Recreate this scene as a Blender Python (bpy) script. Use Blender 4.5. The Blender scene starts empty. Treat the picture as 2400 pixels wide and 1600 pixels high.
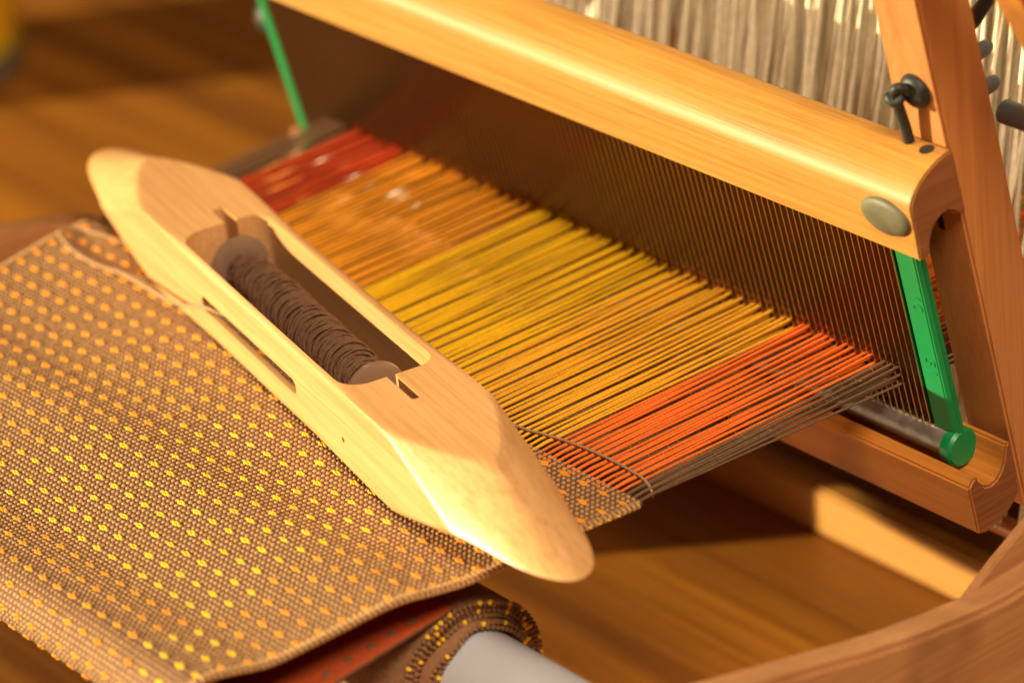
import bpy, bmesh, math, random
import numpy as np
from mathutils import Matrix, Vector

random.seed(7); rng = np.random.default_rng(7)
S = bpy.context.scene
COL = S.collection

# ------------------------------------------------------------------ camera
cam_d = bpy.data.cameras.new('camera'); cam = bpy.data.objects.new('camera', cam_d); COL.objects.link(cam)
AXX = np.array([0.63058616, 0.30268136, -0.71466432])
AXY = np.array([0.76956057, -0.36330361, 0.52515427])
AXZ = np.array([-0.10068572, -0.8811325, -0.46202587])
R = np.stack([AXX, AXY, AXZ], 1)
CAM = np.array([0.64494, -0.50924, 0.47970])
m = np.eye(4); m[:3, 0] = R[0]; m[:3, 1] = -R[1]; m[:3, 2] = -R[2]; m[:3, 3] = CAM
cam.matrix_world = Matrix(m.tolist())
cam_d.lens = 127.5; cam_d.sensor_width = 36; cam_d.clip_start = 0.02; cam_d.clip_end = 60
cam_d.dof.use_dof = True; cam_d.dof.focus_distance = 0.985; cam_d.dof.aperture_fstop = 8.0
S.camera = cam

# ------------------------------------------------------------------ light
W = bpy.data.worlds.new('World'); S.world = W; W.use_nodes = True
bgn = W.node_tree.nodes['Background']
bgn.inputs[0].default_value = (1.0, 0.66, 0.42, 1); bgn.inputs[1].default_value = 0.03
SUN_AZ, SUN_EL, SUN_R = 50.0, 12.0, 6.0
a, e = math.radians(SUN_AZ), math.radians(SUN_EL)
SUN_D = Vector((math.cos(e)*math.cos(a), math.cos(e)*math.sin(a), -math.sin(e)))
ld = bpy.data.lights.new('low_sun_lamp', 'SPOT'); ld.energy = 4100; ld.color = (1.0, 0.85, 0.50)
ld.shadow_soft_size = 0.035; ld.spot_size = math.radians(40); ld.spot_blend = 0.3
lo = bpy.data.objects.new('low_sun_lamp', ld); COL.objects.link(lo)
lo.location = Vector((-0.1, 0.0, 0.0)) - SUN_D*SUN_R
lo.rotation_euler = SUN_D.to_track_quat('-Z', 'Y').to_euler()
def area(name, loc, target, size, energy, color):
    d = bpy.data.lights.new(name, 'AREA'); d.energy = energy; d.color = color; d.size = size
    o = bpy.data.objects.new(name, d); COL.objects.link(o); o.location = loc
    o.rotation_euler = (Vector(target)-Vector(loc)).to_track_quat('-Z', 'Y').to_euler()
    return o
area('added_fill_lamp', (0.80, -0.38, 1.2), (-0.05, 0.05, 0.0), 0.5, 26, (1.0, 0.79, 0.54))  # added soft fill from the upper right, not a real window
S.view_settings.view_transform = 'Standard'; S.view_settings.look = 'None'
S.view_settings.exposure = 0.0; S.view_settings.gamma = 1.0
S.cycles.max_bounces = 6

# ------------------------------------------------------------------ helpers
def tag(o, label=None, cat=None, group=None, kind=None):
    if label: o['label'] = label
    if cat: o['category'] = cat
    if group: o['group'] = group
    if kind: o['kind'] = kind
    return o
def thing(name, loc, label, cat, group=None):
    o = bpy.data.objects.new(name, None); COL.objects.link(o); o.location = loc
    o.empty_display_size = 0.01
    return tag(o, label, cat, group)
def mesh_data(name, V, F, smooth=True):
    me = bpy.data.meshes.new(name)
    me.from_pydata([tuple(map(float, v)) for v in V], [], [tuple(map(int, f)) for f in F])
    if smooth: me.polygons.foreach_set('use_smooth', [True]*len(me.polygons))
    me.update(); return me
def obj(name, me, mat, parent=None, loc=None):
    """link mesh (world coordinates) as an object; children are stored relative to their thing"""
    o = bpy.data.objects.new(name, me); COL.objects.link(o)
    if mat is not None and not me.materials: me.materials.append(mat)
    if parent is not None:
        o.parent = parent
        p = parent; off = Vector((0, 0, 0))
        while p is not None: off += p.location; p = p.parent
        o.location = (Vector(loc) if loc is not None else Vector((0, 0, 0))) - off
    elif loc is not None: o.location = loc
    return o
def build(name, V, F, mat, parent=None, smooth=True, loc=None):
    return obj(name, mesh_data(name, V, F, smooth), mat, parent, loc)
def fixn(me):
    bm = bmesh.new(); bm.from_mesh(me); bmesh.ops.recalc_face_normals(bm, faces=bm.faces); bm.to_mesh(me); bm.free()
def sharp(me, ang=35):
    me.update()
    try: me.set_sharp_from_angle(angle=math.radians(ang))
    except Exception: pass
TH = math.radians(11)
BU = np.array([0, -math.sin(TH), math.cos(TH)]); BV = np.array([0, math.cos(TH), math.sin(TH)])
B0 = np.array([0, 0.0961, 0])
def bw(X, u, v):
    return B0 + np.array([X, 0, 0]) + BU*u + BV*v
def prism(name, poly, x0, x1, mat, parent=None, frame='yz', ang=35, bevel=0.0, endmat=None):
    """extrude a closed polygon along X. frame 'yz': poly=(y,z); 'uv': poly=(u,v) in the leaning beater frame"""
    n = len(poly); V = []
    for x in (x0, x1):
        for p in poly:
            V.append(bw(x, *p) if frame == 'uv' else (x, p[0], p[1]))
    F = [[i, (i+1) % n, n+(i+1) % n, n+i] for i in range(n)] + [list(range(n))[::-1], list(range(n, 2*n))]
    me = mesh_data(name, V, F); 
    bm = bmesh.new(); bm.from_mesh(me); bmesh.ops.recalc_face_normals(bm, faces=bm.faces)
    if bevel > 0:
        ed = [e for e in bm.edges if e.calc_face_angle(0) > math.radians(30)]
        bmesh.ops.bevel(bm, geom=ed, offset=bevel, segments=2, affect='EDGES', clamp_overlap=True)
    bm.to_mesh(me); bm.free()
    me.polygons.foreach_set('use_smooth', [True]*len(me.polygons)); sharp(me, ang)
    if endmat:
        me.materials.append(mat); me.materials.append(endmat)
        for p in me.polygons:
            if abs(p.normal[0]) > 0.95: p.material_index = 1
    return obj(name, me, mat, parent)
def box(name, lo_, hi_, mat, parent=None, frame='yz', bevel=0.0):
    return prism(name, [(lo_[1], lo_[2]), (hi_[1], lo_[2]), (hi_[1], hi_[2]), (lo_[1], hi_[2])], lo_[0], hi_[0], mat, parent, frame, 30, bevel)
def tube_vf(P, r, n=8, cap=True, r2=None):
    P = np.asarray(P, float); N = len(P); r = np.broadcast_to(np.asarray(r, float), (N,))
    T = np.gradient(P, axis=0); T /= np.linalg.norm(T, axis=1)[:, None]
    ref = np.array([0, 0, 1.0]) if abs(T[0, 2]) < 0.9 else np.array([0, 1.0, 0])
    A = np.cross(T, ref); A /= np.linalg.norm(A, axis=1)[:, None]
    # keep the frame from flipping
    for i in range(1, N):
        v = A[i-1] - T[i]*np.dot(A[i-1], T[i]); A[i] = v/np.linalg.norm(v)
    B = np.cross(T, A); ph = np.arange(n)*2*np.pi/n
    V = (P[:, None, :] + r[:, None, None]*(np.cos(ph)[None, :, None]*A[:, None, :] + np.sin(ph)[None, :, None]*B[:, None, :])).reshape(-1, 3)
    F = [[i*n+k, i*n+(k+1) % n, (i+1)*n+(k+1) % n, (i+1)*n+k] for i in range(N-1) for k in range(n)]
    if cap: F += [list(range(n))[::-1], list(range((N-1)*n, N*n))]
    return V, F
def tube(name, P, r, mat, parent=None, n=8):
    V, F = tube_vf(P, r, n); me = mesh_data(name, V, F); fixn(me); sharp(me, 50); return obj(name, me, mat, parent)
def spline(P, n=12):
    P = np.asarray(P, float); P = np.vstack([2*P[0]-P[1], P, 2*P[-1]-P[-2]]); out = []
    for i in range(1, len(P)-2):
        t = np.linspace(0, 1, n, endpoint=False)[:, None]
        p0, p1, p2, p3 = P[i-1], P[i], P[i+1], P[i+2]
        out.append(0.5*((2*p1)+(-p0+p2)*t+(2*p0-5*p1+4*p2-p3)*t**2+(-p0+3*p1-3*p2+p3)*t**3))
    out.append(P[-2][None]); return np.vstack(out)
def lathe_vf(prof, c, ax, n=32):
    """prof: (r, t) along axis ax from centre c"""
    ax = np.asarray(ax, float); ax /= np.linalg.norm(ax)
    ref = np.array([0, 0, 1.0]) if abs(ax[2]) < 0.9 else np.array([1.0, 0, 0])
    A = np.cross(ax, ref); A /= np.linalg.norm(A); B = np.cross(ax, A); V = []
    for r, t in prof:
        for k in range(n):
            p = 2*math.pi*k/n; V.append(np.asarray(c)+ax*t+r*(math.cos(p)*A+math.sin(p)*B))
    m_ = len(prof)
    F = [[i*n+k, i*n+(k+1) % n, (i+1)*n+(k+1) % n, (i+1)*n+k] for i in range(m_-1) for k in range(n)]
    F += [list(range(n))[::-1], list(range((m_-1)*n, m_*n))]
    return V, F
def lathe(name, prof, c, ax, mat, parent=None, n=32, ang=40):
    V, F = lathe_vf(prof, c, ax, n); me = mesh_data(name, V, F); fixn(me); sharp(me, ang); return obj(name, me, mat, parent)

# ------------------------------------------------------------------ materials
def new_mat(name):
    mt = bpy.data.materials.new(name); mt.use_nodes = True
    nt = mt.node_tree; b = nt.nodes['Principled BSDF']; return mt, nt, b
def node(nt, t, **kw):
    n = nt.nodes.new(t)
    for k, v in kw.items(): setattr(n, k, v)
    return n
def wood(name, c1, c2, axis='X', rough=0.38, coat=0.15, fine=1.0, streak=0.5, bump=0.08, dark=None, scale=1.0):
    mt, nt, b = new_mat(name); L = nt.links
    tc = node(nt, 'ShaderNodeTexCoord'); mp = node(nt, 'ShaderNodeMapping'); L.new(tc.outputs['Object'], mp.inputs[0])
    lo_, hi_ = 2.2*scale, 90.0*scale
    mp.inputs['Scale'].default_value = {'X': (lo_, hi_, hi_), 'Y': (hi_, lo_, hi_), 'Z': (hi_, hi_, lo_)}[axis]
    n1 = node(nt, 'ShaderNodeTexNoise'); n1.inputs['Scale'].default_value = 1.1; n1.inputs['Detail'].default_value = 5; n1.inputs['Distortion'].default_value = 0.6
    L.new(mp.outputs[0], n1.inputs['Vector'])
    n2 = node(nt, 'ShaderNodeTexNoise'); n2.inputs['Scale'].default_value = 9.0; n2.inputs['Detail'].default_value = 6; n2.inputs['Roughness'].default_value = 0.7
    L.new(mp.outputs[0], n2.inputs['Vector'])
    n3 = node(nt, 'ShaderNodeTexNoise'); n3.inputs['Scale'].default_value = 14.0*scale; n3.inputs['Detail'].default_value = 3
    L.new(tc.outputs['Object'], n3.inputs['Vector'])
    r1 = node(nt, 'ShaderNodeValToRGB'); r1.color_ramp.elements[0].position = 0.33; r1.color_ramp.elements[1].position = 0.66
    r1.color_ramp.elements[0].color = (*c2, 1); r1.color_ramp.elements[1].color = (*c1, 1)
    L.new(n1.outputs['Fac'], r1.inputs[0])
    mx = node(nt, 'ShaderNodeMixRGB', blend_type='MULTIPLY'); mx.inputs[0].default_value = streak
    r2 = node(nt, 'ShaderNodeValToRGB'); r2.color_ramp.elements[0].position = 0.34; r2.color_ramp.elements[1].position = 0.56
    r2.color_ramp.elements[0].color = (0.62, 0.5, 0.4, 1); r2.color_ramp.elements[1].color = (1, 1, 1, 1)
    L.new(n2.outputs['Fac'], r2.inputs[0]); L.new(r1.outputs[0], mx.inputs[1]); L.new(r2.outputs[0], mx.inputs[2])
    mx2 = node(nt, 'ShaderNodeMixRGB', blend_type='MULTIPLY'); mx2.inputs[0].default_value = 0.2
    r3 = node(nt, 'ShaderNodeValToRGB'); r3.color_ramp.elements[0].color = (0.86, 0.80, 0.72, 1); r3.color_ramp.elements[1].position = 0.62
    L.new(n3.outputs['Fac'], r3.inputs[0]); L.new(mx.outputs[0], mx2.inputs[1]); L.new(r3.outputs[0], mx2.inputs[2])
    last = mx2
    if dark:                                            # thin dark mineral streaks in the wood
        mp2 = node(nt, 'ShaderNodeMapping'); L.new(tc.outputs['Object'], mp2.inputs[0])
        mp2.inputs['Scale'].default_value = {'X': (7, 120, 120), 'Y': (120, 7, 120), 'Z': (120, 120, 7)}[axis]
        n4 = node(nt, 'ShaderNodeTexNoise'); n4.inputs['Scale'].default_value = 1.0; n4.inputs['Detail'].default_value = 3; n4.inputs['Distortion'].default_value = 0.4
        L.new(mp2.outputs[0], n4.inputs['Vector'])
        r4 = node(nt, 'ShaderNodeValToRGB'); cr = r4.color_ramp
        cr.elements[0].position = 0.494; cr.elements[0].color = (0, 0, 0, 1); cr.elements[1].position = 0.506; cr.elements[1].color = (0, 0, 0, 1)
        k = cr.elements.new(0.50); k.color = (1, 1, 1, 1)
        n5 = node(nt, 'ShaderNodeTexNoise'); n5.inputs['Scale'].default_value = 30; L.new(tc.outputs['Object'], n5.inputs['Vector'])
        r5 = node(nt, 'ShaderNodeValToRGB'); r5.color_ramp.elements[0].position = 0.5; r5.color_ramp.elements[1].position = 0.68; L.new(n5.outputs['Fac'], r5.inputs[0])
        mm = node(nt, 'ShaderNodeMath', operation='MULTIPLY'); L.new(r4.outputs[0], mm.inputs[0]); L.new(r5.outputs[0], mm.inputs[1])
        mm2 = node(nt, 'ShaderNodeMath', operation='MULTIPLY'); mm2.inputs[1].default_value = dark; L.new(mm.outputs[0], mm2.inputs[0])
        mx3 = node(nt, 'ShaderNodeMixRGB', blend_type='MIX'); L.new(mm2.outputs[0], mx3.inputs[0]); L.new(last.outputs[0], mx3.inputs[1])
        mx3.inputs[2].default_value = (0.16, 0.06, 0.015, 1); last = mx3
    L.new(last.outputs[0], b.inputs['Base Color'])
    b.inputs['Roughness'].default_value = rough; b.inputs['Coat Weight'].default_value = coat; b.inputs['Coat Roughness'].default_value = 0.3
    bp = node(nt, 'ShaderNodeBump'); bp.inputs['Strength'].default_value = bump; bp.inputs['Distance'].default_value = 0.0006
    L.new(n2.outputs['Fac'], bp.inputs['Height']); L.new(bp.outputs[0], b.inputs['Normal'])
    mr = node(nt, 'ShaderNodeMapRange'); mr.inputs['To Min'].default_value = rough-0.14; mr.inputs['To Max'].default_value = rough+0.16
    L.new(n2.outputs['Fac'], mr.inputs['Value']); L.new(mr.outputs[0], b.inputs['Roughness'])
    return mt
def fibre(name, col, var=0.25, rough=0.85, sheen=0.08, scale=700, bump=0.5, twist=False):
    mt, nt, b = new_mat(name); L = nt.links
    tc = node(nt, 'ShaderNodeTexCoord'); n1 = node(nt, 'ShaderNodeTexNoise'); n1.inputs['Scale'].default_value = scale; n1.inputs['Detail'].default_value = 3
    L.new(tc.outputs['Object'], n1.inputs['Vector'])
    oi = node(nt, 'ShaderNodeObjectInfo')
    ad = node(nt, 'ShaderNodeMath', operation='MULTIPLY_ADD'); ad.inputs[1].default_value = 0.5; L.new(oi.outputs['Random'], ad.inputs[0]); L.new(n1.outputs['Fac'], ad.inputs[2])
    rp = node(nt, 'ShaderNodeValToRGB'); rp.color_ramp.elements[0].position = 0.35; rp.color_ramp.elements[1].position = 1.05 if False else 1.0
    lo_ = tuple(c*(1-var) for c in col); hi_ = tuple(min(1, c*(1+var)) for c in col)
    rp.color_ramp.elements[0].color = (*lo_, 1); rp.color_ramp.elements[1].color = (*hi_, 1)
    L.new(ad.outputs[0], rp.inputs[0]); L.new(rp.outputs[0], b.inputs['Base Color'])
    b.inputs['Roughness'].default_value = rough; b.inputs['Sheen Weight'].default_value = sheen; b.inputs['Sheen Roughness'].default_value = 0.5
    b.inputs['Sheen Tint'].default_value = (*hi_, 1)
    bp = node(nt, 'ShaderNodeBump'); bp.inputs['Strength'].default_value = bump; bp.inputs['Distance'].default_value = 0.0003
    n2 = node(nt, 'ShaderNodeTexNoise'); n2.inputs['Scale'].default_value = scale*2.2
    L.new(tc.outputs['Object'], n2.inputs['Vector'])
    if twist:                                            # plies of the yarn; shade in their grooves is darkened into the colour
        wv = node(nt, 'ShaderNodeTexWave', bands_direction='DIAGONAL'); wv.inputs['Scale'].default_value = 480; wv.inputs['Distortion'].default_value = 1.2; wv.inputs['Detail'].default_value = 1
        L.new(tc.outputs['Object'], wv.inputs['Vector'])
        am = node(nt, 'ShaderNodeMath', operation='MULTIPLY_ADD'); am.inputs[1].default_value = 1.6; L.new(wv.outputs['Fac'], am.inputs[0]); L.new(n2.outputs['Fac'], am.inputs[2])
        L.new(am.outputs[0], bp.inputs['Height']); bp.inputs['Strength'].default_value = 0.3
        dk = node(nt, 'ShaderNodeMixRGB', blend_type='MULTIPLY'); dk.inputs[0].default_value = 0.10
        L.new(rp.outputs[0], dk.inputs[1]); L.new(wv.outputs['Color'], dk.inputs[2]); L.new(dk.outputs[0], b.inputs['Base Color'])
    else: L.new(n2.outputs['Fac'], bp.inputs['Height'])
    L.new(bp.outputs[0], b.inputs['Normal'])
    return mt
def plain(name, col, rough=0.4, metal=0.0, noise=0.1, scale=120, bump=0.05, spec=0.5, sss=0):
    mt, nt, b = new_mat(name); L = nt.links
    tc = node(nt, 'ShaderNodeTexCoord'); n1 = node(nt, 'ShaderNodeTexNoise'); n1.inputs['Scale'].default_value = scale; n1.inputs['Detail'].default_value = 5
    L.new(tc.outputs['Object'], n1.inputs['Vector'])
    rp = node(nt, 'ShaderNodeValToRGB'); rp.color_ramp.elements[0].position = 0.3; rp.color_ramp.elements[1].position = 0.7
    rp.color_ramp.elements[0].color = (*(c*(1-noise) for c in col), 1); rp.color_ramp.elements[1].color = (*(min(1, c*(1+noise)) for c in col), 1)
    L.new(n1.outputs['Fac'], rp.inputs[0]); L.new(rp.outputs[0], b.inputs['Base Color'])
    b.inputs['Metallic'].default_value = metal; b.inputs['Specular IOR Level'].default_value = spec
    mr = node(nt, 'ShaderNodeMapRange'); mr.inputs['To Min'].default_value = max(0.05, rough-0.08); mr.inputs['To Max'].default_value = rough+0.1
    L.new(n1.outputs['Fac'], mr.inputs['Value']); L.new(mr.outputs[0], b.inputs['Roughness'])
    bp = node(nt, 'ShaderNodeBump'); bp.inputs['Strength'].default_value = bump; bp.inputs['Distance'].default_value = 0.0004
    L.new(n1.outputs['Fac'], bp.inputs['Height']); L.new(bp.outputs[0], b.inputs['Normal'])
    return mt

M_BAR = wood('oiled_maple', (0.54, 0.26, 0.052), (0.47, 0.22, 0.04), 'X', 0.52, 0.06, streak=0.6, bump=0.22)
M_RAIL = wood('oiled_cherry_rail', (0.66, 0.26, 0.045), (0.55, 0.20, 0.032), 'X', 0.42, 0.1, dark=0.6)
M_POST = wood('oiled_cherry_post', (0.60, 0.25, 0.075), (0.50, 0.19, 0.06), 'Z', 0.45, 0.1, streak=0.4)
M_END = wood('end_grain', (0.29, 0.105, 0.036), (0.21, 0.072, 0.022), 'Y', 0.6, 0.0, streak=0.7)
M_SIDE = wood('oiled_cherry_side', (0.58, 0.275, 0.115), (0.48, 0.22, 0.085), 'Y', 0.45, 0.1, streak=0.5, dark=0.5)
M_SHUT = wood('pale_shuttle_wood', (0.76, 0.43, 0.185), (0.66, 0.35, 0.135), 'X', 0.42, 0.12, streak=0.5, bump=0.1)
M_TABLE = wood('dark_table_wood', (0.40, 0.145, 0.008), (0.19, 0.058, 0.002), 'X', 0.55, 0.0, streak=0.8, scale=0.55)
M_GREEN = plain('green_plastic', (0.0, 0.22, 0.06), 0.38, noise=0.04, scale=60)
M_STEEL = plain('brushed_reed_steel', (0.72, 0.52, 0.32), 0.2, 1.0, 0.03, 15, 0.0)
M_TUBE = plain('dull_grey_rod', (0.34, 0.32, 0.30), 0.52, 0.8, 0.3, 260, 0.3)
M_PLUG = plain('grey_green_plug', (0.12, 0.11, 0.065), 0.55, 0.0, 0.25, 200, 0.2)
M_BLACK = plain('black_cord', (0.018, 0.022, 0.018), 0.5, 0, 0.4, 900, 0.4)
M_PEG = plain('grey_plastic', (0.10, 0.10, 0.10), 0.45, 0, 0.1)
M_WHITE = plain('white_plastic_pipe', (0.50, 0.54, 0.63), 0.4, 0, 0.03, 60)
M_BOBBIN = plain('taupe_plastic', (0.25, 0.155, 0.105), 0.32, 0, 0.05, 80)
M_HED = plain('white_heddle_cord', (0.86, 0.76, 0.58), 0.5, 0, 0.12, 300)
M_WAX = plain('yellow_wax', (0.90, 0.45, 0.01), 0.45, 0, 0.05)
M_WAX.node_tree.nodes['Principled BSDF'].inputs['Subsurface Weight'].default_value = 1.0
M_WAX.node_tree.nodes['Principled BSDF'].inputs['Subsurface Radius'].default_value = (1.0, 0.5, 0.05)
M_WAX.node_tree.nodes['Principled BSDF'].inputs['Subsurface Scale'].default_value = 0.05
M_DARK = plain('opening_shade', (0.02, 0.012, 0.008), 0.8)  # near-black colour stands for the shade inside the cord hole and post slot
T_BROWN = fibre('brown_thread', (0.15, 0.08, 0.038), twist=True)
T_ORANGE = fibre('orange_thread', (0.88, 0.18, 0.02), 0.15, twist=True)
T_GOLD = fibre('gold_thread', (0.90, 0.45, 0.02), 0.15, twist=True)
T_YELLOW = fibre('yellow_thread', (0.92, 0.53, 0.003), 0.15, twist=True)
T_AMBER = fibre('amber_thread', (0.82, 0.34, 0.014), 0.15, twist=True)
T_RED = fibre('red_thread', (0.56, 0.058, 0.006), 0.15, twist=True)
T_CLOTH = fibre('brown_weft', (0.41, 0.23, 0.092), 0.3, 0.75, 0.1)
T_GROUND = fibre('mid_brown_weft', (0.21, 0.10, 0.045), 0.3)
T_BASE = fibre('dark_ground_weave', (0.12, 0.05, 0.025), 0.3)
T_YARN = fibre('brown_bobbin_yarn', (0.17, 0.083, 0.045), 0.35, twist=True)
T_TAIL = fibre('tan_weft_tail', (0.40, 0.24, 0.125), 0.2, twist=True)
T_UNDER = fibre('red_underside_weave', (0.32, 0.045, 0.004), 0.25)

# ------------------------------------------------------------------ setting: table
TZ = -0.140
V = [(-4, -3, TZ), (3, -3, TZ), (3, 4, TZ), (-4, 4, TZ)]
o = build('table_surface', V, [(0, 1, 2, 3)], M_TABLE, smooth=False); tag(o, kind='structure')

# ------------------------------------------------------------------ loom frame
loom = thing('table_loom', (-0.13, 0.1, TZ), 'honey coloured wooden table loom holding the striped warp and hinged beater', 'loom')
# beater top bar: flat front, rounded top, slot for the reed underneath
arc = [(68.6, -8.75), (70.2, -8.4), (71.8, -7.4), (73.4, -5.7), (74.8, -3.6), (75.9, -1.2), (76.8, 1.6), (77.3, 4.4), (77.4, 7.4), (76.8, 9.5)]
bar_poly = [(53.2, -9.2), (61.5, -8.8)] + arc + [(57.2, 9.5), (57.6, 7.2), (60.0, 5.4), (61.4, 3.4), (61.5, 1.2), (60.6, -1.2), (58.9, -3.2), (56.4, -4.6), (53.6, -5.2), (52.6, -6.2), (52.4, -7.6)]
bar = prism('beater_top_bar', [(p[0]/1000, p[1]/1000) for p in bar_poly], -0.3035, 0.030, M_BAR, loom, 'uv', 28, 0.0005, M_END)
# oval plug let into the bar front
def oval_plug(name, X, u, ax_, au_, mat, parent):
    V = []; F = []; n = 40; rings = [(1.0, 0.0), (1.0, 0.0005), (0.93, 0.0011), (0.7, 0.0015), (0.35, 0.0017)]
    for f, h in rings:
        for k in range(n):
            p = 2*math.pi*k/n
            uu = u+au_*f*math.sin(p); vv = -0.00885
            if uu > 0.0686: vv += (uu-0.0686)**1.6*8
            V.append(bw(X+ax_*f*math.cos(p), uu, vv-h))
    m_ = len(rings); F = [[i*n+k, i*n+(k+1) % n, (i+1)*n+(k+1) % n, (i+1)*n+k] for i in range(m_-1) for k in range(n)]+[list(range((m_-1)*n, m_*n))]
    me = mesh_data(name, V, F); fixn(me); return obj(name, me, mat, parent)
oval_plug('screw_plug', 0.0198, 0.0640, 0.0088, 0.0056, M_PLUG, bar)
# cord hole in bar top, a near-black disc coloured as its inner shade
lathe('cord_hole', [(0.0021, -0.002), (0.0021, 0.0001)], bw(0.0238, 0.0773, 0.0060), BU, M_DARK, bar, 20)
# beater bottom rail with groove
rail_poly = [(-38.6, -10.4), (-23.0, -10.3), (-21.6, -8.8), (-20.8, -6.9), (-23.6, -6.0), (-26.0, -4.4), (-26.9, -2.2), (-26.6, 0.2), (-25.0, 2.4), (-22.4, 4.2), (-18.6, 5.6), (-18.2, 7.4), (-27, 7.7), (-36.0, 6.6), (-38.6, 3.0), (-40.2, -1.5), (-40.4, -7.0), (-39.8, -9.2)]
prism('beater_bottom_rail', [(p[0]/1000, p[1]/1000) for p in rail_poly], -0.3035, 0.030, M_RAIL, loom, 'uv', 28, 0.0006, M_END)
# beater posts
for nm, x0, x1 in (('beater_post', 0.0102, 0.0277), ('beater_post', -0.3000, -0.2825)):
    post = box(nm, (x0, -0.045, 0.0098), (x1, 0.200, 0.0278), M_POST, loom, 'uv', 0.0008)
    if x0 > 0: RPOST = post
    else: LPOST = post
lathe('pivot_knob', [(0.0001, 0), (0.006, 0), (0.0075, 0.003), (0.0075, 0.008), (0.005, 0.011), (0.0001, 0.012)], bw(-0.3005, 0.020, 0.016), (-1, 0, 0), M_BLACK, LPOST, 24)
# domed washer and black cord on the right post
wc = bw(0.0203, 0.0925, 0.0097)
lathe('washer', [(0.0050, 0.0), (0.0050, 0.0006), (0.0045, 0.0017), (0.0034, 0.0025), (0.0020, 0.0030), (0.0004, 0.0031)], wc, -BV, M_BLACK, RPOST, 32)
cp = [bw(0.0203, 0.0925, 0.0085), bw(0.0196, 0.0950, 0.0058), bw(0.0188, 0.0955, 0.0046), bw(0.0180, 0.0940, 0.0044), bw(0.0174, 0.0905, 0.0050), bw(0.0172, 0.0860, 0.0056), bw(0.0170, 0.0810, 0.0062), bw(0.0168, 0.0750, 0.0066)]
tube('cord', spline(cp, 8), 0.00155, M_BLACK, RPOST, 12)
kn = [bw(0.0176, 0.0922, 0.0044)+np.array([1.0, 0, 0])*0.0017*math.cos(t)+BV*0.0014*math.sin(t)+BU*0.0006*math.sin(2*t) for t in np.linspace(0, 2*math.pi*1.15, 30)]
tube('cord_knot', kn, 0.00135, M_BLACK, RPOST, 10)
tube('side_pin', [bw(0.028, 0.0755, 0.031), bw(0.0405, 0.0755, 0.031)], 0.0034, M_PEG, RPOST, 16)
for uu in (0.094, 0.083):
    lathe('bolt_head', [(0.0022, 0.0), (0.0022, 0.004), (0.0016, 0.0055)], bw(0.0245, uu, 0.0278), BV, M_PEG, RPOST, 16)
box('hidden_slot', (0.0175, 0.0478, 0.0095), (0.0195, 0.0580, 0.0099), M_DARK, RPOST, 'uv')  # thin dark sheet coloured as the shade inside the slot
# castle: cross beam under the warp, side panels
box('cross_beam', (-0.300, 0.1740, -0.1393), (0.0660, 0.1830, -0.1218), M_BAR, loom, 'yz', 0.0012)
sideB = [(-230, 0.5), (-150, 5.5), (-90, 4.0), (-48, -1.2), (-34, -4.5), (-15, -9.0), (1.3, -12.9), (16, -16.0), (31, -18.2), (42, -19.6), (52.5, -20.4), (70, -19.9), (90, -17.0), (130, -10), (180, -8), (260, -8), (260, -139.5), (-230, -139.5)]
sideB = [(p[0]/1000, p[1]/1000) for p in sideB]
sA = [(38, -139), (43, -40), (47.9, -23.8), (52.5, -20.9), (58.9, -17.2), (65, -14.2), (72, -10.6), (84, -6.5), (100, -3.5), (130, -1), (260, -1), (260, -139)]
sA = [(p[0]/1000, p[1]/1000) for p in sA]
prism('side_board', sideB, 0.0705, 0.0812, M_SIDE, loom, 'yz', 25, 0.0016)
prism('castle_foot', sA, 0.0675, 0.0704, M_SIDE, loom, 'yz', 25, 0.0004)
sideL = [(-0.152, 0.0), (-0.06, -0.004), (-0.0125, -0.0112), (0.0033, -0.0142), (0.0216, -0.0186), (0.035, -0.026), (0.06, -0.036), (0.13, -0.040), (0.26, -0.040), (0.26, -0.1394), (-0.040, -0.1394), (-0.044, -0.054), (-0.09, -0.046), (-0.124, -0.038), (-0.152, -0.022)]
prism('side_board', sideL, -0.3110, -0.3000, M_SIDE, loom, 'yz', 25, 0.0018)
BBY, BBZ, BBR = -0.1290, -0.0092, 0.0078
tube('breast_beam', [(-0.300, BBY, BBZ), (0.0705, BBY, BBZ)], BBR, M_RAIL, loom, 32)
# castle uprights behind the heddles and a sloping strut seen at the upper right corner
prism('castle_upright', [(0.286, -0.139), (0.311, -0.139), (0.388, 0.30), (0.363, 0.30)], 0.056, 0.070, M_SIDE, loom, 'yz', 30, 0.001)
prism('castle_upright', [(0.286, -0.139), (0.311, -0.139), (0.388, 0.30), (0.363, 0.30)], -0.310, -0.300, M_SIDE, loom, 'yz', 30, 0.001)
prism('castle_strut', [(0.0790, 0.1335), (0.0965, 0.1010), (0.118, 0.061), (0.126, 0.063), (0.104, 0.105), (0.078, 0.160), (0.045, 0.220), (0.034, 0.215)], 0.0560, 0.0680, M_RAIL, loom, 'yz', 30, 0.001)
tube('back_beam', [(-0.305, 0.37, -0.008), (0.0705, 0.37, -0.008)], 0.008, M_RAIL, loom, 20)
tube('lever_hook', spline([bw(0.0320, 0.1190, 0.036), bw(0.0290, 0.1120, 0.036), bw(0.0257, 0.1079, 0.0355), bw(0.0217, 0.1027, 0.035), bw(0.0185, 0.0985, 0.034)], 6), 0.0022, M_BLACK, loom, 10)

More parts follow.
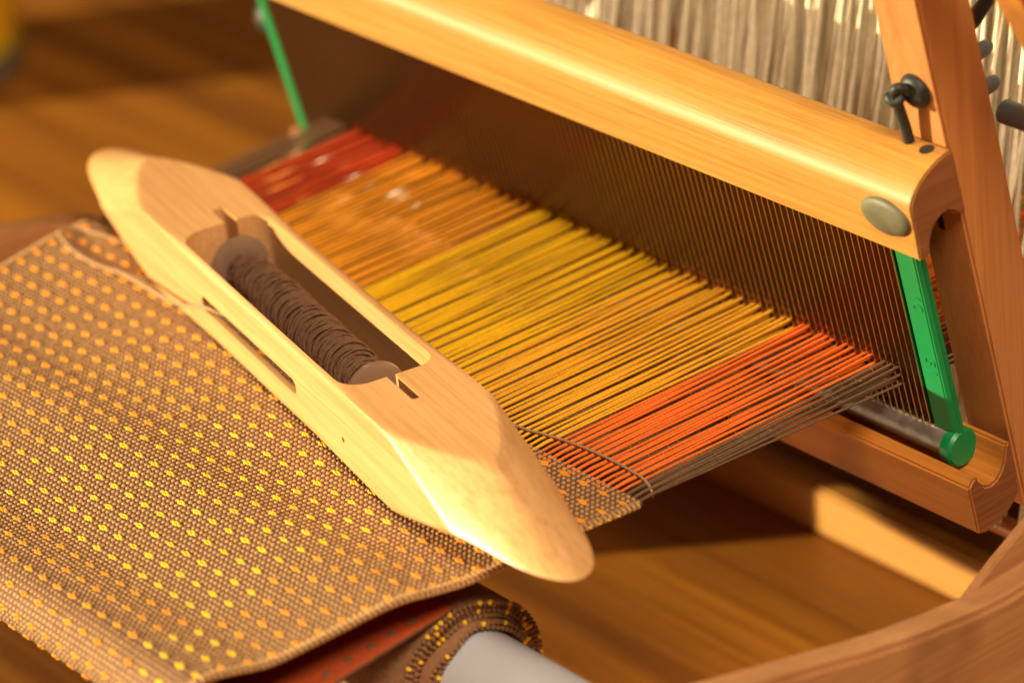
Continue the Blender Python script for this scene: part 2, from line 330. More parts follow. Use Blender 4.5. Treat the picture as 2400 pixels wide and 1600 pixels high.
# ------------------------------------------------------------------ reed
reed = thing('weaving_reed', tuple(bw(-0.135, -0.020, 0)), 'steel weaving reed with bright green plastic end caps held in the beater', 'reed')
dv = [(-0.00018, -0.0018), (0.00018, -0.0018), (0.00018, 0.0052), (-0.00018, 0.0052)]
V = []
for u in (-0.0205, 0.0560):
    for x, v in dv: V.append(bw(x, u, v)-B0)
dent_me = mesh_data('dent', V, [(0, 1, 5, 4), (1, 2, 6, 5), (2, 3, 7, 6), (3, 0, 4, 7), (3, 2, 1, 0), (4, 5, 6, 7)], False); dent_me.materials.append(M_STEEL)
PITCH = 0.00254; XD0 = -0.2777; ND = 114
dent_x = [XD0+i*PITCH for i in range(ND)]
for x in dent_x:
    d = obj('dent', dent_me, M_STEEL, reed, loc=tuple(B0+np.array([x+random.uniform(-1, 1)*0.00008, 0, 0])))
for uu in (-0.0195,):
    tube('binding_rod', [bw(-0.2775, uu, 0), bw(0.0160, uu, 0)], 0.0046, M_TUBE, reed, 20)
tube('binding_rod', [bw(-0.2775, 0.0565, 0), bw(0.0160, 0.0565, 0)], 0.0036, M_TUBE, reed, 16)
def cap_obj(x0, x1):
    poly = [(x0, -0.0012), (x1-0.0016, -0.0012), (x1, 0.0002), (x1, 0.0018), (x0, 0.0018)]
    V = []; n = len(poly)
    for u in (-0.0185, 0.0560):
        for x, v in poly: V.append(bw(x, u, v))
    F = [[i, (i+1) % n, n+(i+1) % n, n+i] for i in range(n)]+[list(range(n))[::-1], list(range(n, 2*n))]
    me = mesh_data('end_cap', V, F)
    bm = bmesh.new(); bm.from_mesh(me); bmesh.ops.recalc_face_normals(bm, faces=bm.faces)
    bmesh.ops.bevel(bm, geom=bm.edges[:], offset=0.0004, segments=2, affect='EDGES'); bm.to_mesh(me); bm.free(); sharp(me, 30)
    return obj('end_cap', me, M_GREEN, reed)
capR = cap_obj(0.0100, 0.0190); capL = cap_obj(-0.2846, -0.2785)
for x, s, par in ((0.0180, 1, capR), (-0.2842, -1, capL)):
    lathe('cap_disc', [(0.0046, -0.004), (0.0056, -0.003), (0.0058, 0.0), (0.0050, 0.0010), (0.0001, 0.0012)], bw(x, -0.0203, 0), (s, 0, 0), M_GREEN, par, 36)
# raised numbers on the right cap
def emboss(txt, X, u):
    cu = bpy.data.curves.new('embossed_number', 'FONT'); cu.body = txt; cu.size = 0.0054; cu.extrude = 0.00016; cu.align_x = 'LEFT'; cu.align_y = 'CENTER'
    cu.space_character = 1.25
    to = bpy.data.objects.new('tmp', cu); COL.objects.link(to)
    dg = bpy.context.evaluated_depsgraph_get(); me = bpy.data.meshes.new_from_object(to.evaluated_get(dg)); me.name = 'embossed_number'
    bpy.data.objects.remove(to); bpy.data.curves.remove(cu)
    p = bw(X, u, -0.00125)
    xd = -BU; yd = np.array([1.0, 0, 0]); zd = -BV
    mt = Matrix(((xd[0], yd[0], zd[0], p[0]), (xd[1], yd[1], zd[1], p[1]), (xd[2], yd[2], zd[2], p[2]), (0, 0, 0, 1)))
    me.transform(mt); me.materials.clear(); return obj('embossed_number', me, M_GREEN, capR)
emboss('10', 0.0142, 0.0318); emboss('51', 0.0142, 0.0100)

# ------------------------------------------------------------------ heddles
HL = math.radians(-13); HU = np.array([0, -math.sin(HL), math.cos(HL)])
k_h = 0
def heddle_mesh(ulo=-0.070):
    V = []; F = []; us = np.linspace(ulo, 0.200, 17)
    for i, u in enumerate(us):
        w = 0.0009 if abs(u-0.0) > 0.012 else 0.0022
        tw = 0.5*math.sin(i*1.3)
        for s_ in (-1, 1):
            for d_ in (-1, 1):
                V.append(np.array([s_*w*math.cos(tw), d_*0.0003+s_*w*math.sin(tw), 0])+HU*u)
    for i in range(len(us)-1):
        b0, b1 = i*4, i*4+4
        for p, q in ((0, 2), (2, 3), (3, 1), (1, 0)): F.append((b0+p, b0+q, b1+q, b1+p))
    return mesh_data('heddle', V, F)
hm = [heddle_mesh() for _ in range(1)][0]; hm.materials.append(M_HED)
SHAFT_Y = (0.150, 0.172, 0.194)
names = ('front row of cream cord heddles hanging right behind the beater', 'middle row of cream cord heddles between the other two rows', 'rearmost row of cream cord heddles in front of the castle uprights')
for si, sy in enumerate(SHAFT_Y):
    sh = thing('heddle_shaft', (-0.13, sy, -0.07), names[si], 'heddles', 'rows of heddles behind the beater')
    c = HU*0.200+np.array([0, sy, 0]); c2 = -HU*0.070+np.array([0, sy, 0])
    tube('shaft_stick', [(-0.31, c[1], c[2]), (0.054, c[1], c[2])], 0.003, M_RAIL, sh, 8)
    tube('shaft_stick', [(-0.31, c2[1], c2[2]), (0.054, c2[1], c2[2])], 0.003, M_RAIL, sh, 8)
    xs = np.sort(rng.uniform(-0.300, 0.050, 96))
    xs = 0.35*xs+0.65*np.linspace(-0.300, 0.050, 96)
    for x in xs:
        h = obj('heddle', hm, M_HED, sh, loc=(float(x), sy+random.uniform(-1, 1)*0.004, random.uniform(-1, 1)*0.002))
        h.rotation_euler = (random.uniform(-1, 1)*0.008, random.uniform(-1, 1)*0.010, random.uniform(-0.4, 0.4))
# further rows too dense to count
V = []; F = []
hl2 = heddle_mesh(-0.126); hv2 = np.array([v.co[:] for v in hl2.vertices]); bpy.data.meshes.remove(hl2)
hl = heddle_mesh(-0.072)
hv = np.array([v.co[:] for v in hl.vertices]); hf = [tuple(p.vertices) for p in hl.polygons]; bpy.data.meshes.remove(hl)
for sy in (0.212, 0.226, 0.268, 0.281):
    for x in np.linspace(-0.305, 0.052, 210)+rng.uniform(-0.001, 0.001, 210):
        o_ = len(V); t = rng.uniform(-0.012, 0.012); vv_ = hv*np.array([2.1, 1, 1]) if sy < 0.25 else hv2*np.array([1.3, 1, 1])
        V += list(vv_+np.array([x, sy+rng.uniform(-0.003, 0.003), 0])+vv_[:, 2:3]*np.array([[t, 0, 0]]))
        F += [tuple(i+o_ for i in f) for f in hf]
hb = build('heddle_mass', V, F, M_HED); tag(hb, 'dense cream mass of further heddles behind the three heddle rows', 'heddles', kind='stuff')

# ------------------------------------------------------------------ warp
warp = thing('warp', (-0.13, 0.0, 0.0), 'stretched striped warp of red, amber, yellow, gold, orange and brown threads', 'warp threads')
def xr(y):   # right selvage of the cloth
    return np.interp(y, [-0.20, -0.130, -0.1134, -0.067, -0.0457, -0.0158, 0.004, 0.03], [-0.020, -0.0182, -0.0136, -0.0057, -0.0039, -0.0018, 0.0002, 0.0012])
def xl(y):
    return np.interp(y, [-0.20, -0.14, -0.10, -0.036, -0.021, -0.0122, 0.0016, 0.05], [-0.246, -0.247, -0.2515, -0.2593, -0.2618, -0.2636, -0.2646, -0.2652])
def fell_y(x): return 0.0010+0.0008*math.sin(x*60)
def thread_mat(x):
    if -0.175 < x < -0.080: x += random.gauss(0, 0.0035)
    if x > -0.0050: return T_BROWN
    if x > -0.0425: return T_ORANGE
    if x > -0.0955: return T_GOLD
    if x > -0.1580: return T_YELLOW
    if x > -0.2190: return T_AMBER
    if x > -0.2570: return T_RED
    return T_BROWN
XW0, XW1 = -0.2652, 0.0016
def make_thread(x, zr, mat, as_mesh=True, dx=0.0):
    f = (x-XW0)/(XW1-XW0); fy = fell_y(x)
    x0 = xl(0.0)+f*(xr(0.0)-xl(0.0))
    zh = zr*0.062/0.0961+zr
    P = np.array([[x0, fy-0.003, -0.0004], [x0+dx*0.1, fy+0.004, 0.0001+zr*0.05], [x0*0.75+x*0.25+dx*0.3, 0.030, zr*0.31], [x0*0.4+x*0.6+dx*0.6, 0.062, zr*0.645], [x+dx, 0.0961, zr], [x+dx*0.8, 0.160, zh*1.35], [x, 0.370, 0.0]])
    n1 = P[:6]
    Q = np.vstack([P[0:1], P[1:2], np.linspace(P[1], P[4], 6)[1:-1]+0, P[4:5], P[5:6], P[6:7]])
    Q[1:-3, 0] += rng.uniform(-0.00010, 0.00010, len(Q)-4)
    return tube_vf(Q, 0.00041*rng.uniform(0.86, 1.12), 6)
parts = []
i = 0; groups = []
dents = [x+PITCH/2 for x in dent_x if XW0-0.0008 < x+PITCH/2 < XW1+0.0006]
k = 0; gap_end = set()
while k < len(dents):
    g = random.choice((2, 2, 3, 3, 3, 4)); k += g; gap_end.add(k-1)
for k, x in enumerate(dents):
    mt = thread_mat(x); j = random.uniform(-0.00015, 0.00015)
    if mt is T_BROWN:
        parts += [(x, 0.0012, mt, -0.0004), (x, -0.0010, mt, 0.0003), (x, -0.0042, mt, 0.0)]
        continue
    za = random.uniform(0.0010, 0.0018)
    if k in gap_end: za = random.uniform(-0.0045, -0.0035)
    parts.append((x, za, mt, -0.00040+j)); parts.append((x, random.uniform(-0.0009, -0.0003), mt, 0.00040+j))
    parts.append((x, random.uniform(-0.0058, -0.0046), T_BROWN, 0.0))  # brown lower warp; its colour also stands for the shadow in the gaps
parts.sort(key=lambda p: -p[0])
V2 = []; F2 = []
for n_, (x, zr, mt, dx) in enumerate(parts):
    V, F = make_thread(x, zr, mt, dx=dx)
    if n_ < 299: build('warp_thread', V, F, mt, warp)
    else:
        o_ = len(V2); V2 += list(V); F2 += [tuple(q+o_ for q in f) for f in F]
if V2: tag(build('far_warp_threads', V2, F2, T_BROWN, warp), kind='stuff')

# loose fibre ends standing off the threads
V = []; F = []
for _ in range(2600):
    x, zr, mt, dx = parts[int(rng.integers(0, 210))]; y = rng.uniform(0.005, 0.094)
    f = y/0.0961; x0 = xl(0.0)+(x-XW0)/(XW1-XW0)*(xr(0.0)-xl(0.0)); c = np.array([x0*(1-f)+(x+dx)*f, y, zr*f])
    ph_ = rng.uniform(0.2, 2.9); d1 = np.array([math.cos(ph_), rng.uniform(-1, 1), math.sin(ph_)]); d1 /= np.linalg.norm(d1)
    L_ = rng.uniform(0.0008, 0.0022); s1 = np.array([0, 0.00003, 0.00002]); o_ = len(V); bend = rng.uniform(-1, 1, 3)*0.0006
    a0 = c+d1*0.0004; a1 = c+d1*L_*0.6+bend*0.4; a2 = c+d1*L_+bend
    V += [a0-s1, a0+s1, a1-s1*.8, a1+s1*.8, a2]; F += [(o_, o_+1, o_+3, o_+2), (o_+2, o_+3, o_+4)]
tag(build('thread_fuzz', V, F, T_GOLD, warp), kind='stuff')

# ------------------------------------------------------------------ cloth
cloth = thing('woven_cloth', (-0.13, -0.07, 0.0), 'brown cloth with yellow and orange woven dots running over the breast beam', 'cloth')
CR = BBR+0.0012
L1 = 0.1302; L2 = math.pi*CR
RC = np.array([-0.0520, -0.0347]); RR0 = 0.0152; RR1 = 0.0236
def prof(t):
    """arclength t from the fell -> (y, z, ny, nz)"""
    if t < L1:
        y = -t+0.0012
        def zz(t):
            q = min(1, max(0, (t-0.01)/0.03)); k = min(1, max(0, (L1-t)/0.022)); k = k*k*(3-2*k)
            return k*(0.0012*q*math.sin(t*85+1.0)+0.0004*q*math.sin(t*190)-0.0012*math.exp(-((t-0.108)/0.012)**2))
        z = zz(t)
        dz = (zz(t+0.0004)-zz(t-0.0004))/0.0008
        n = np.array([dz, 1.0]); n /= np.linalg.norm(n)
        return y, z, n[0], n[1]
    if t < L1+L2*0.92:
        p = (t-L1)/CR; return BBY-CR*math.sin(p), BBZ+CR*math.cos(p), -math.sin(p), math.cos(p)
    p = L2*0.92/CR; y0, z0 = BBY-CR*math.sin(p), BBZ+CR*math.cos(p)
    f = min(1, (t-L1-L2*0.92)/0.095)
    y1, z1 = RC[0]-0.004, RC[1]+RR1
    n = np.array([(z1-z0), -(y1-y0)]); n /= np.linalg.norm(n)
    return y0+(y1-y0)*f, z0+(z1-z0)*f, n[0], n[1]
TT = L1+L2*0.92+0.095
def surf(f, t):
    y, z, ny, nz = prof(t)
    ye = y if t < L1 else -0.14+0.13*min(1, max(0, (t-L1-L2*0.5)/0.045))
    xe_ = xr(ye) if t < L1+L2*0.6 else xr(ye)*(1-min(1, (t-L1-L2*0.6)/0.02))-0.0105*min(1, (t-L1-L2*0.6)/0.02)
    x = xl(ye)+f*(xe_-xl(ye))
    w = 0.0003*math.sin(x*46+t*30)*(1 if t < L1 else 0.3)*min(1, t/0.05)
    ed = math.exp(-(1-f)*(xr(ye)-xl(ye))/0.004)*0.0007 if 0.03 < t < L1 else 0
    return np.array([x, y, z+w+ed]), np.array([0, ny, nz])
# base sheet (thick)
nx, nt_ = 90, 150
V = []; 
for layer in (0, -0.0011):
    for j in range(nt_):
        for i in range(nx):
            p, n = surf(i/(nx-1), TT*j/(nt_-1)); V.append(p+n*layer)
F = []; N0 = nx*nt_
for j in range(nt_-1):
    for i in range(nx-1):
        q = j*nx+i; F.append((q, q+1, q+nx+1, q+nx)); F.append((N0+q, N0+q+nx, N0+q+nx+1, N0+q+1))
for j in range(nt_-1):
    for i in (0, nx-1):
        q = j*nx+i; F.append((q, q+nx, N0+q+nx, N0+q))
for i in range(nx-1):
    for j in (0, nt_-1):
        q = j*nx+i; F.append((q, q+1, N0+q+1, N0+q))
me = mesh_data('ground_weave', V, F); me.materials.append(T_BASE); me.materials.append(T_UNDER)
for pi, pl in enumerate(me.polygons):
    if min(pl.vertices) >= N0: pl.material_index = 1
fixn(me); obj('ground_weave', me, None, cloth)
# stitch beads: half ellipsoids on a lattice 2.0 x 1.65 mm (two interleaved sets)
def dome(n=6):
    D = [(math.cos(2*math.pi*k/n), math.sin(2*math.pi*k/n), 0.0) for k in range(n)]
    D += [(0.72*math.cos(2*math.pi*k/n+.2), 0.72*math.sin(2*math.pi*k/n+.2), 0.70) for k in range(n)] + [(0, 0, 1.0)]
    Fd = [(k, (k+1) % n, n+(k+1) % n, n+k) for k in range(n)]+[(n+k, n+(k+1) % n, 2*n) for k in range(n)]
    return np.array(D), Fd
DV, DF = dome()
PX, PY = 0.00200, 0.00165
def add_bead(V, F, p, n, rx, ry, h):
    tx = np.array([1.0, 0, 0]); ty = np.cross(n, tx); o_ = len(V)
    V.extend(p + DV[:, 0:1]*rx*tx + DV[:, 1:2]*ry*ty + DV[:, 2:3]*h*n - n*0.0002)
    F.extend([tuple(q+o_ for q in f) for f in DF])
Vb, Fb = [], []; Vu, Fu = [], []
dots = []
NCOL = 131; NROW = int((L1+L2*0.75)/PY)
for r_ in range(NROW):
    t = (r_+0.5)*PY
    y, z, _, _ = prof(t); ye = y if t < L1 else -0.14
    for c in range(NCOL):
        f = (c+0.5)/NCOL
        p, n = surf(f, t)
        if p[0] < -0.262 and t > L1: continue
        isdot = (r_ % 4 == 2) and (c % 4 == 1)
        jit = rng.uniform(-0.00012, 0.00012, 2)
        q = p+np.array([jit[0], 0, 0])
        if isdot: dots.append((f, t, r_, c)); continue
        fl_ = 1.0 if t < L1-0.004 else 0.6
        add_bead(Vb, Fb, q, n, 0.00078*rng.uniform(.85, 1.1), 0.00070, 0.00062*fl_*rng.uniform(.8, 1.15))
        if c < NCOL-1 and not (r_ % 4 in (1, 2) and c % 4 in (0, 1)):
            p2, n2 = surf((c+1.0)/NCOL, t+PY/2)
            add_bead(Vu, Fu, p2, n2, 0.00080, 0.00062, 0.00034*rng.uniform(.8, 1.2))
tag(build('weft_stitch', Vb, Fb, T_CLOTH, cloth), kind='stuff'); tag(build('ground_stitch', Vu, Fu, T_GROUND, cloth), kind='stuff')
# woven dots: rings of six small floats round a dark centre
def dot_mesh(name, mats, seed):
    r2 = np.random.default_rng(seed); V = []; F = []; idx = []
    for (cx, cy, rx, ry, h, mi) in ((-0.00125, 0, .00105, .00062, .00072, 0), (1.25e-3, 0, .00105, .00062, .00072, 1), (-.00055, .00057, .0008, .00052, .00070, 0), (.00055, .00057, .0008, .00052, .00070, 1), (-.00055, -.00057, .0008, .00052, .00070, 0), (.00055, -.00057, .0008, .00052, .00070, 1)):
        o_ = len(V); j = r2.uniform(-1, 1, 2)*0.0001
        V.extend(np.array([cx*0.92+j[0], cy*0.86+j[1], 0])+DV*np.array([rx*0.92, ry*0.84, h*0.92])); F.extend([tuple(q+o_ for q in f) for f in DF]); idx += [mi]*len(DF)
    me = mesh_data(name, V, F); 
    for m_ in mats: me.materials.append(m_)
    me.polygons.foreach_set('material_index', idx); return me
D_Y = fibre('yellow_float', (0.86, 0.53, 0.02), 0.15); D_G = fibre('gold_float', (0.86, 0.56, 0.03), 0.15); D_O = fibre('orange_float', (0.90, 0.33, 0.02), 0.15)
DM = {'y': [dot_mesh('woven_dot', (D_Y, D_Y), s) for s in (1, 2, 3)], 'g': [dot_mesh('woven_dot', (D_Y, D_G), s) for s in (4, 5)], 'o': [dot_mesh('woven_dot', (D_O, D_O), s) for s in (6, 7)], 'og': [dot_mesh('woven_dot', (D_Y, D_G), s) for s in (8, 9)]}
def dot_kind(x, y, t):
    far = t > 0.1155
    if x < -0.243: return 'o'
    if x < -0.195: return random.choice(('og', 'y')) if not far else 'y'
    if x > -0.020: return 'o'
    if x > -0.042: return 'o' if not far else 'g'
    if far and x > -0.060: return 'o'
    if far: return 'o'
    if x > -0.060 or x < -0.165: return 'g'
    return 'y'
def proj(p):
    q = R.T@np.zeros(3) if False else R@(np.asarray(p)-CAM); return q[0]/q[2]*8500+1200, q[1]/q[2]*8500+800
vis = []; hid = []
for d_ in dots:
    p, n = surf(d_[0], d_[1]); px, py = proj(p)
    ok = -30 < px < 2430 and -30 < py < 1640 and not (-0.012 < p[1]+0.2107*(p[0]+0.145)+0.0095 < 0.02)
    (vis if ok else hid).append(d_)
vis.sort(key=lambda d_: np.linalg.norm(surf(d_[0], d_[1])[0]-CAM))
hid = vis[300:]+hid; vis = vis[:300]
Vd, Fd_ = [], []
def frame(n):
    tx = np.array([1.0, 0, 0]); ty = np.cross(n, tx); return np.stack([tx, ty, n], 1)
for d_ in vis:
    p, n = surf(d_[0], d_[1]); k_ = dot_kind(p[0], p[1], d_[1])
    me = random.choice(DM[k_]); o = obj('woven_dot', me, None, cloth, loc=tuple(p-n*0.0001))
    Mx = frame(n); o.rotation_euler = Matrix(Mx.tolist()).to_euler(); o.scale = (random.uniform(.78, 1.0), random.uniform(.8, 1.02), random.uniform(.8, 1.1))
for d_ in hid:
    p, n = surf(d_[0], d_[1]); src = DM['o'][0]
    o_ = len(Vd); Mx = frame(n)
    for v in src.vertices: Vd.append(p+Mx@np.array(v.co[:]))
    Fd_ += [tuple(q+o_ for q in pl.vertices) for pl in src.polygons]
if Vd: tag(build('far_woven_dots', Vd, Fd_, D_O, cloth), kind='stuff')
# selvage loops: little weft turns along both edges; a few yellow ones near the fell
Vs, Fs = [], []
t = 0.002
while t < L1+L2*0.4:
    for f, sg in ((1.0, 1), (0.0, -1)):
        p, n = surf(f, t); tx = np.array([sg*1.0, 0, 0])
        P = [p-tx*0.001+n*0.0003, p+tx*0.0006*rng.uniform(.6, 1.3)+n*0.0002, p+tx*0.0007-n*0.0006, p-tx*0.001-n*0.0011]
        v_, f_ = tube_vf(spline(P, 3), 0.00058, 6); o_ = len(Vs); Vs += list(v_); Fs += [tuple(q+o_ for q in ff) for ff in f_]
    t += 0.00150
tag(build('selvage_loop', Vs, Fs, T_CLOTH, cloth), kind='stuff')
for k in range(9):
    p, n = surf(1.0, 0.0085+0.0030*k)
    v_, f_ = [], []; add_bead(v_, f_, p+np.array([0.0004, 0, -0.0006]), np.array([0.75, 0, 0.66]), 0.0009, 0.0008, 0.0009)
    build('selvage_knot', v_, f_, D_Y, cloth)
# dark dots woven into the red underside strip
for k in range(9):
    t = L1+L2*0.92+0.012+0.0088*k; p, n = surf(1.0, t)
    v_, f_ = [], []; add_bead(v_, f_, p-np.array([0.0045, 0, 0])-n*0.0012, -n, 0.0016, 0.0015, 0.0004); build('dark_woven_dot', v_, f_, T_BASE, cloth)

# ------------------------------------------------------------------ cloth roll on the white cloth roller
roll = thing('cloth_roll', (-0.13, RC[0], RC[1]), 'rolled up layers of the brown and yellow cloth wound below the woven web', 'cloth roll')
nl = 6
for L in range(nl):
    r0 = RR0+(RR1-RR0)*(L+0.08)/nl; r1 = RR0+(RR1-RR0)*(L+0.86)/nl
    xe = -0.0085+rng.uniform(-0.0022, 0.0018) - 0.0006*L
    V = []; F = []; n = 72
    for x, rr in ((-0.250, r0), (xe-0.0006, r0), (xe, (r0+r1)/2), (xe-0.0006, r1), (-0.250, r1)):
        for k in range(n):
            p = 2*math.pi*k/n; sq = 1+0.025*math.sin(2*p+0.7*L)+0.012*math.sin(5*p+L)
            xx = x if x < -0.2 else x+0.0007*math.sin(p*3+L*2)+0.0004*math.sin(p*7)
            V.append((xx, RC[0]+rr*sq*math.cos(p), RC[1]+rr*sq*math.sin(p)))
    for i in range(5):
        for k in range(n): F.append((i*n+k, i*n+(k+1) % n, ((i+1) % 5)*n+(k+1) % n, ((i+1) % 5)*n+k))
    me = mesh_data('cloth_layer', V, F); fixn(me); lay = obj('cloth_layer', me, T_GROUND if L % 2 else T_BROWN, roll)
    Ve, Fe = [], []; Vy, Fy = [], []
    for k in range(int(2*math.pi*r1/0.0016)):
        p = 2*math.pi*k/int(2*math.pi*r1/0.0016); sq = 1+0.025*math.sin(2*p+0.7*L)+0.012*math.sin(5*p+L)
        c = np.array([xe+0.0007*math.sin(p*3+L*2)+0.0004*math.sin(p*7), RC[0]+(r0+r1)/2*sq*math.cos(p), RC[1]+(r0+r1)/2*sq*math.sin(p)])
        nn = np.array([0.7, 0.7*math.cos(p), 0.7*math.sin(p)]); nn /= np.linalg.norm(nn)
        tt = np.array([0, -math.sin(p), math.cos(p)]); bb = np.cross(nn, tt)
        yl = (rng.random() < 0.13); V_, F_ = (Vy, Fy) if yl else (Ve, Fe); o_ = len(V_)
        V_ += list(c+DV[:, 0:1]*0.00065*tt+DV[:, 1:2]*0.0008*bb+DV[:, 2:3]*0.0011*nn); F_ += [tuple(q+o_ for q in f) for f in DF]
    tag(build('edge_stitch', Ve, Fe, T_GROUND, lay), kind='stuff'); tag(build('yellow_edge_stitch', Vy, Fy, D_Y, lay), kind='stuff')
pipe = thing('cloth_roller', (-0.13, RC[0], RC[1]), 'plain white plastic roller pipe sticking out of the rolled cloth', 'roller')
lathe('pipe', [(0.0001, -0.185), (0.0148, -0.185), (0.0148, 0.205), (0.0001, 0.205)], (-0.13, RC[0], RC[1]), (1, 0, 0), M_WHITE, pipe, 64)

# ------------------------------------------------------------------ shuttle
SA = math.radians(-11.9)
sA_ = np.array([math.cos(SA), math.sin(SA), 0]); sW_ = np.array([-math.sin(SA), math.cos(SA), 0])
SP0 = np.array([-0.145, -0.0095, 0.0009])+sA_*0.021
def sh(s, w, z): return SP0+sA_*(s/1000)+sW_*(w/1000)+np.array([0, 0, z/1000])
shut = thing('boat_shuttle', tuple(SP0), 'pale wooden boat shuttle with pointed ends lying across cloth and warp', 'shuttle')
HW, HH, Z0 = 16.2, 25.0, 11.5
def smax(a, b, k):
    h = np.clip(0.5+0.5*(a-b)/k, 0, 1); return b*(1-h)+a*h+k*h*(1-h)
def Fsh(s, w, z):
    s = np.abs(s)
    mid = np.clip((70-s)/35, 0, 1)            # edges are rounder in the middle, crisper at the ends
    kr = 0.8+2.2*mid
    a = smax(np.abs(w)-HW, np.maximum(z-HH, -z), kr)
    g = np.sign(161-s)*np.abs((161-s)/44)**1.17
    up = np.abs(z-Z0)/np.where(z > Z0, HH-Z0, Z0*0.97)
    q = np.clip((s-118)/35, 0, 1); q = q*q*(3-2*q)
    f = (np.abs(w)/17.1)**(1.65+0.95*q)+up**1.12 - g
    return smax(a, f*9.0, 0.5)
st = np.concatenate([-161+0.02+70*(np.linspace(0, 1, 120)**2), np.linspace(-90, 90, 60), 161-0.02-70*(np.linspace(1, 0, 120)**2)])
st = np.unique(np.round(st, 4)); NP = 224
ph = np.linspace(0, 2*np.pi, NP, endpoint=False)
# denser angles near the box corners
Vv = []
for s in st:
    lo_r = np.zeros(NP); hi_r = np.full(NP, 40.0); cw, cz = np.cos(ph), np.sin(ph)
    for _ in range(34):
        md = (lo_r+hi_r)/2; v = Fsh(s, md*cw, Z0+md*cz); ins = v < 0
        lo_r = np.where(ins, md, lo_r); hi_r = np.where(ins, hi_r, md)
    for k in range(NP): Vv.append((s, lo_r[k]*cw[k], Z0+lo_r[k]*cz[k]))
NS = len(st)
F = [[i*NP+k, i*NP+(k+1) % NP, (i+1)*NP+(k+1) % NP, (i+1)*NP+k] for i in range(NS-1) for k in range(NP)]+[list(range(NP))[::-1], list(range((NS-1)*NP, NS*NP))]
me = mesh_data('body', np.array(Vv)/1000, F); fixn(me)
body = bpy.data.objects.new('body', me); COL.objects.link(body)
# cutters (shuttle frame, mm)
def rrect(s0, s1, w0, w1, rad, n=8):
    """rad: 4 radii for corners (s0,w0),(s1,w0),(s1,w1),(s0,w1)"""
    out = []
    for (cs, cw, a0, r) in ((s0, w0, 180, rad[0]), (s1, w0, 270, rad[1]), (s1, w1, 0, rad[2]), (s0, w1, 90, rad[3])):
        ccs = cs+r if cs == s0 else cs-r; ccw = cw+r if cw == w0 else cw-r
        for k in range(n+1):
            t = math.radians(a0+90*k/n); out.append((ccs+r*math.cos(t), ccw+r*math.sin(t)))
    return out
def cutter(poly, z0, z1, ax='z'):
    n = len(poly); V = []
    for z in (z0, z1):
        for p in poly: V.append((p[0]/1000, p[1]/1000, z/1000) if ax == 'z' else (p[0]/1000, z/1000, p[1]/1000))
    F = [[i, (i+1) % n, n+(i+1) % n, n+i] for i in range(n)]+[list(range(n))[::-1], list(range(n, 2*n))]
    me = mesh_data('cut', V, F, False); fixn(me); o = bpy.data.objects.new('cut', me); COL.objects.link(o); return o
cuts = [cutter(rrect(-58.5, 58.6, -14.5, 12.8, (7.5, 7.5, 5.5, 6.0)), -5.0, 30),
        cutter(rrect(-69, -52, 0.6, 4.4, (1.6, 0.2, 0.2, 1.6), 5), 10.5, 30),
        cutter(rrect(52, 74.5, -2.5, 0.1, (0.2, 1.0, 1.0, 0.2), 5), 10.5, 30),
        cutter(rrect(-41, 25.5, 9.2, 13.9, (2.2, 2.2, 2.2, 2.2), 6), -22, -6, 'w'),
        cutter([(55.6+0.85*math.cos(t), 9.0+0.85*math.sin(t)) for t in np.linspace(0, 2*math.pi, 16, endpoint=False)], -22, -11, 'w')]
for c in cuts:
    md = body.modifiers.new('b', 'BOOLEAN'); md.object = c; md.operation = 'DIFFERENCE'; md.solver = 'EXACT'
dg = bpy.context.evaluated_depsgraph_get(); me2 = bpy.data.meshes.new_from_object(body.evaluated_get(dg)); me2.name = 'body'
bpy.data.objects.remove(body)
for c in cuts: bpy.data.objects.remove(c)
bm = bmesh.new(); bm.from_mesh(me2)
bmesh.ops.remove_doubles(bm, verts=bm.verts, dist=2e-6); bm.to_mesh(me2); bm.free()
me2.polygons.foreach_set('use_smooth', [True]*len(me2.polygons)); sharp(me2, 32)
me2.materials.clear(); me2.materials.append(M_SHUT)
shut.rotation_euler = (0, 0, SA)
bo = bpy.data.objects.new('body', me2); COL.objects.link(bo); bo.parent = shut
V, F = tube_vf(np.array([(-67, 2.2, 12.8), (73, -1.2, 12.8)])/1000, 0.0010, 12); me = mesh_data('spindle', V, F); me.materials.append(M_STEEL)
so = bpy.data.objects.new('spindle', me); COL.objects.link(so); so.parent = shut

# ------------------------------------------------------------------ bobbin
B_A = np.array([-55.5, 1.9, 12.8]); B_B = np.array([46.0, -0.55, 13.8])
bob = thing('bobbin', tuple(sh(-4, 0, 12.8)), 'taupe plastic bobbin wound with brown yarn inside the shuttle', 'bobbin')
pA, pB = sh(*B_A), sh(*B_B); bax = (pB-pA)/np.linalg.norm(pB-pA)
fl = [(0.0001, 0), (0.0072, 0), (0.0086, 0.0006), (0.0090, 0.0014), (0.0086, 0.0022), (0.0072, 0.0027), (0.0050, 0.0029), (0.0001, 0.0029)]
lathe('flange', fl, pA, bax, M_BOBBIN, bob, 48); lathe('flange', [(r, -t) for r, t in fl], pB, bax, M_BOBBIN, bob, 48)
BL = np.linalg.norm(pB-pA)
def wrad(t): return 0.0043+0.0013*np.clip((t-0.012)/0.025, 0, 1)*np.clip((BL-0.003-t)/0.012, 0.2, 1)
lathe('core', [(0.0001, 0.003)]+[(float(wrad(t))-0.0003, t) for t in np.linspace(0.003, BL-0.003, 20)]+[(0.0001, BL-0.003)], pA, bax, T_YARN, bob, 32)
A_ = np.cross(bax, [0, 0, 1.0]); A_ /= np.linalg.norm(A_); B_ = np.cross(bax, A_)
Vw, Fw = [], []
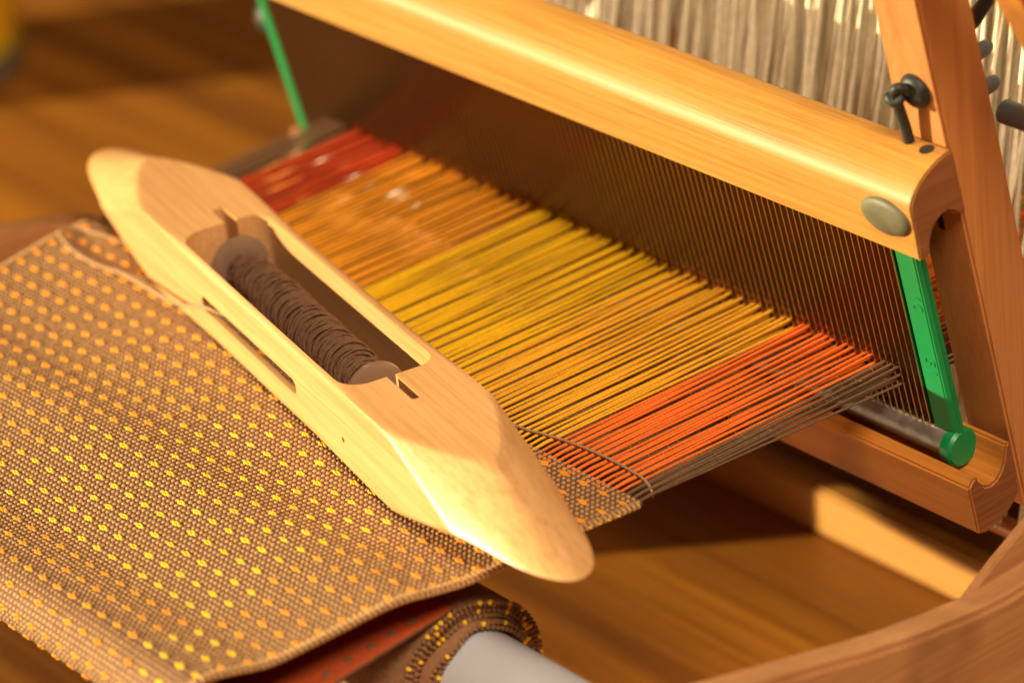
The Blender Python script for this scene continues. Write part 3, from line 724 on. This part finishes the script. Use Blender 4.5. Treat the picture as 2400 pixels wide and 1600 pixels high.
def wind(t0, t1, pitch, r_off, wob, seed):
    r2 = np.random.default_rng(seed); turns = abs(t1-t0)/pitch; n = int(turns*20)
    ang = np.linspace(0, turns*2*np.pi, n); t = np.linspace(t0, t1, n)
    t = t+wob*np.sin(ang*0.5+seed)*np.sin(ang*0.031+seed)+wob*0.8*np.sin(ang*0.073+2*seed)
    t = np.clip(t, 0.0034, BL-0.0034)
    r = wrad(t)+r_off+0.00025*np.sin(ang*0.21+seed)+0.00018*np.sin(ang*0.9)
    P = pA+bax*t[:, None]+r[:, None]*(np.cos(ang)[:, None]*A_+np.sin(ang)[:, None]*B_)
    V, F = tube_vf(P, 0.00036, 5); o_ = len(Vw); Vw.extend(V); Fw.extend([tuple(q+o_ for q in f) for f in F])
wind(0.004, BL-0.004, 0.00066, 0.0, 0.0003, 1)
for k in range(9):
    a_, b_ = 0.004+rng.uniform(0, 0.004), BL-0.0045-rng.uniform(0, 0.008)
    if k % 2: a_, b_ = b_, a_
    wind(a_, b_, rng.uniform(0.0032, 0.0065), 0.0003+0.00014*k, rng.uniform(0.0005, 0.003), 11+k)
tag(build('wound_yarn', Vw, Fw, T_YARN, bob), kind='stuff')

# ------------------------------------------------------------------ weft yarn: out of the slot, round the left selvage, under the shuttle to the right selvage
P = [sh(-20, -8.5, 11.0), sh(-30, -14, 11.0), sh(-36.5, -16.6, 11.3), sh(-46, -18.0, 8.5), sh(-58, -20, 6.0), (-0.2190, -0.0168, 0.0030), (-0.2330, -0.0172, 0.0018), (-0.2470, -0.0160, 0.0012), (-0.2580, -0.0136, 0.0012), (-0.2628, -0.0112, 0.0014), (-0.2632, -0.0085, 0.0012), (-0.2600, -0.0052, 0.0008), (-0.2500, -0.0030, 0.0008), (-0.2300, 0.0002, 0.0004), (-0.18, 0.0025, 0.0006), (-0.11, 0.0035, 0.0008),
     (-0.0600, 0.0040, 0.0010), (-0.0463, 0.0064, 0.0010), (-0.0355, 0.0082, 0.0011), (-0.0223, 0.0090, 0.0011), (-0.0113, 0.0086, 0.0010), (-0.0070, 0.0080, 0.0007), (-0.0040, 0.0072, 0.0000), (-0.0020, 0.0062, -0.0014)]
yo = tube('weft_yarn', spline(P, 8), np.concatenate([np.full(121, 0.00056), np.full(200, 0.00040)])[:len(spline(P, 8))], T_TAIL, None, 8)
tag(yo, 'loose tan weft yarn trailing from the shuttle slot round the cloth edge', 'yarn')

# ------------------------------------------------------------------ blurred jar at the far left
JX, JY = -0.724, 0.182
jar = thing('yellow_jar', (JX, JY, TZ), 'large yellow jar with grey base, blurred at the far left', 'jar')
lathe('base', [(0.0001, 0), (0.047, 0), (0.050, 0.003), (0.050, 0.012), (0.0001, 0.012)], (JX, JY, TZ), (0, 0, 1), M_TUBE, jar, 48)
lathe('jar_body', [(0.0001, 0.0122), (0.050, 0.0122), (0.051, 0.02), (0.051, 0.13), (0.046, 0.15), (0.0001, 0.152)], (JX, JY, TZ), (0, 0, 1), M_WAX, jar, 48)
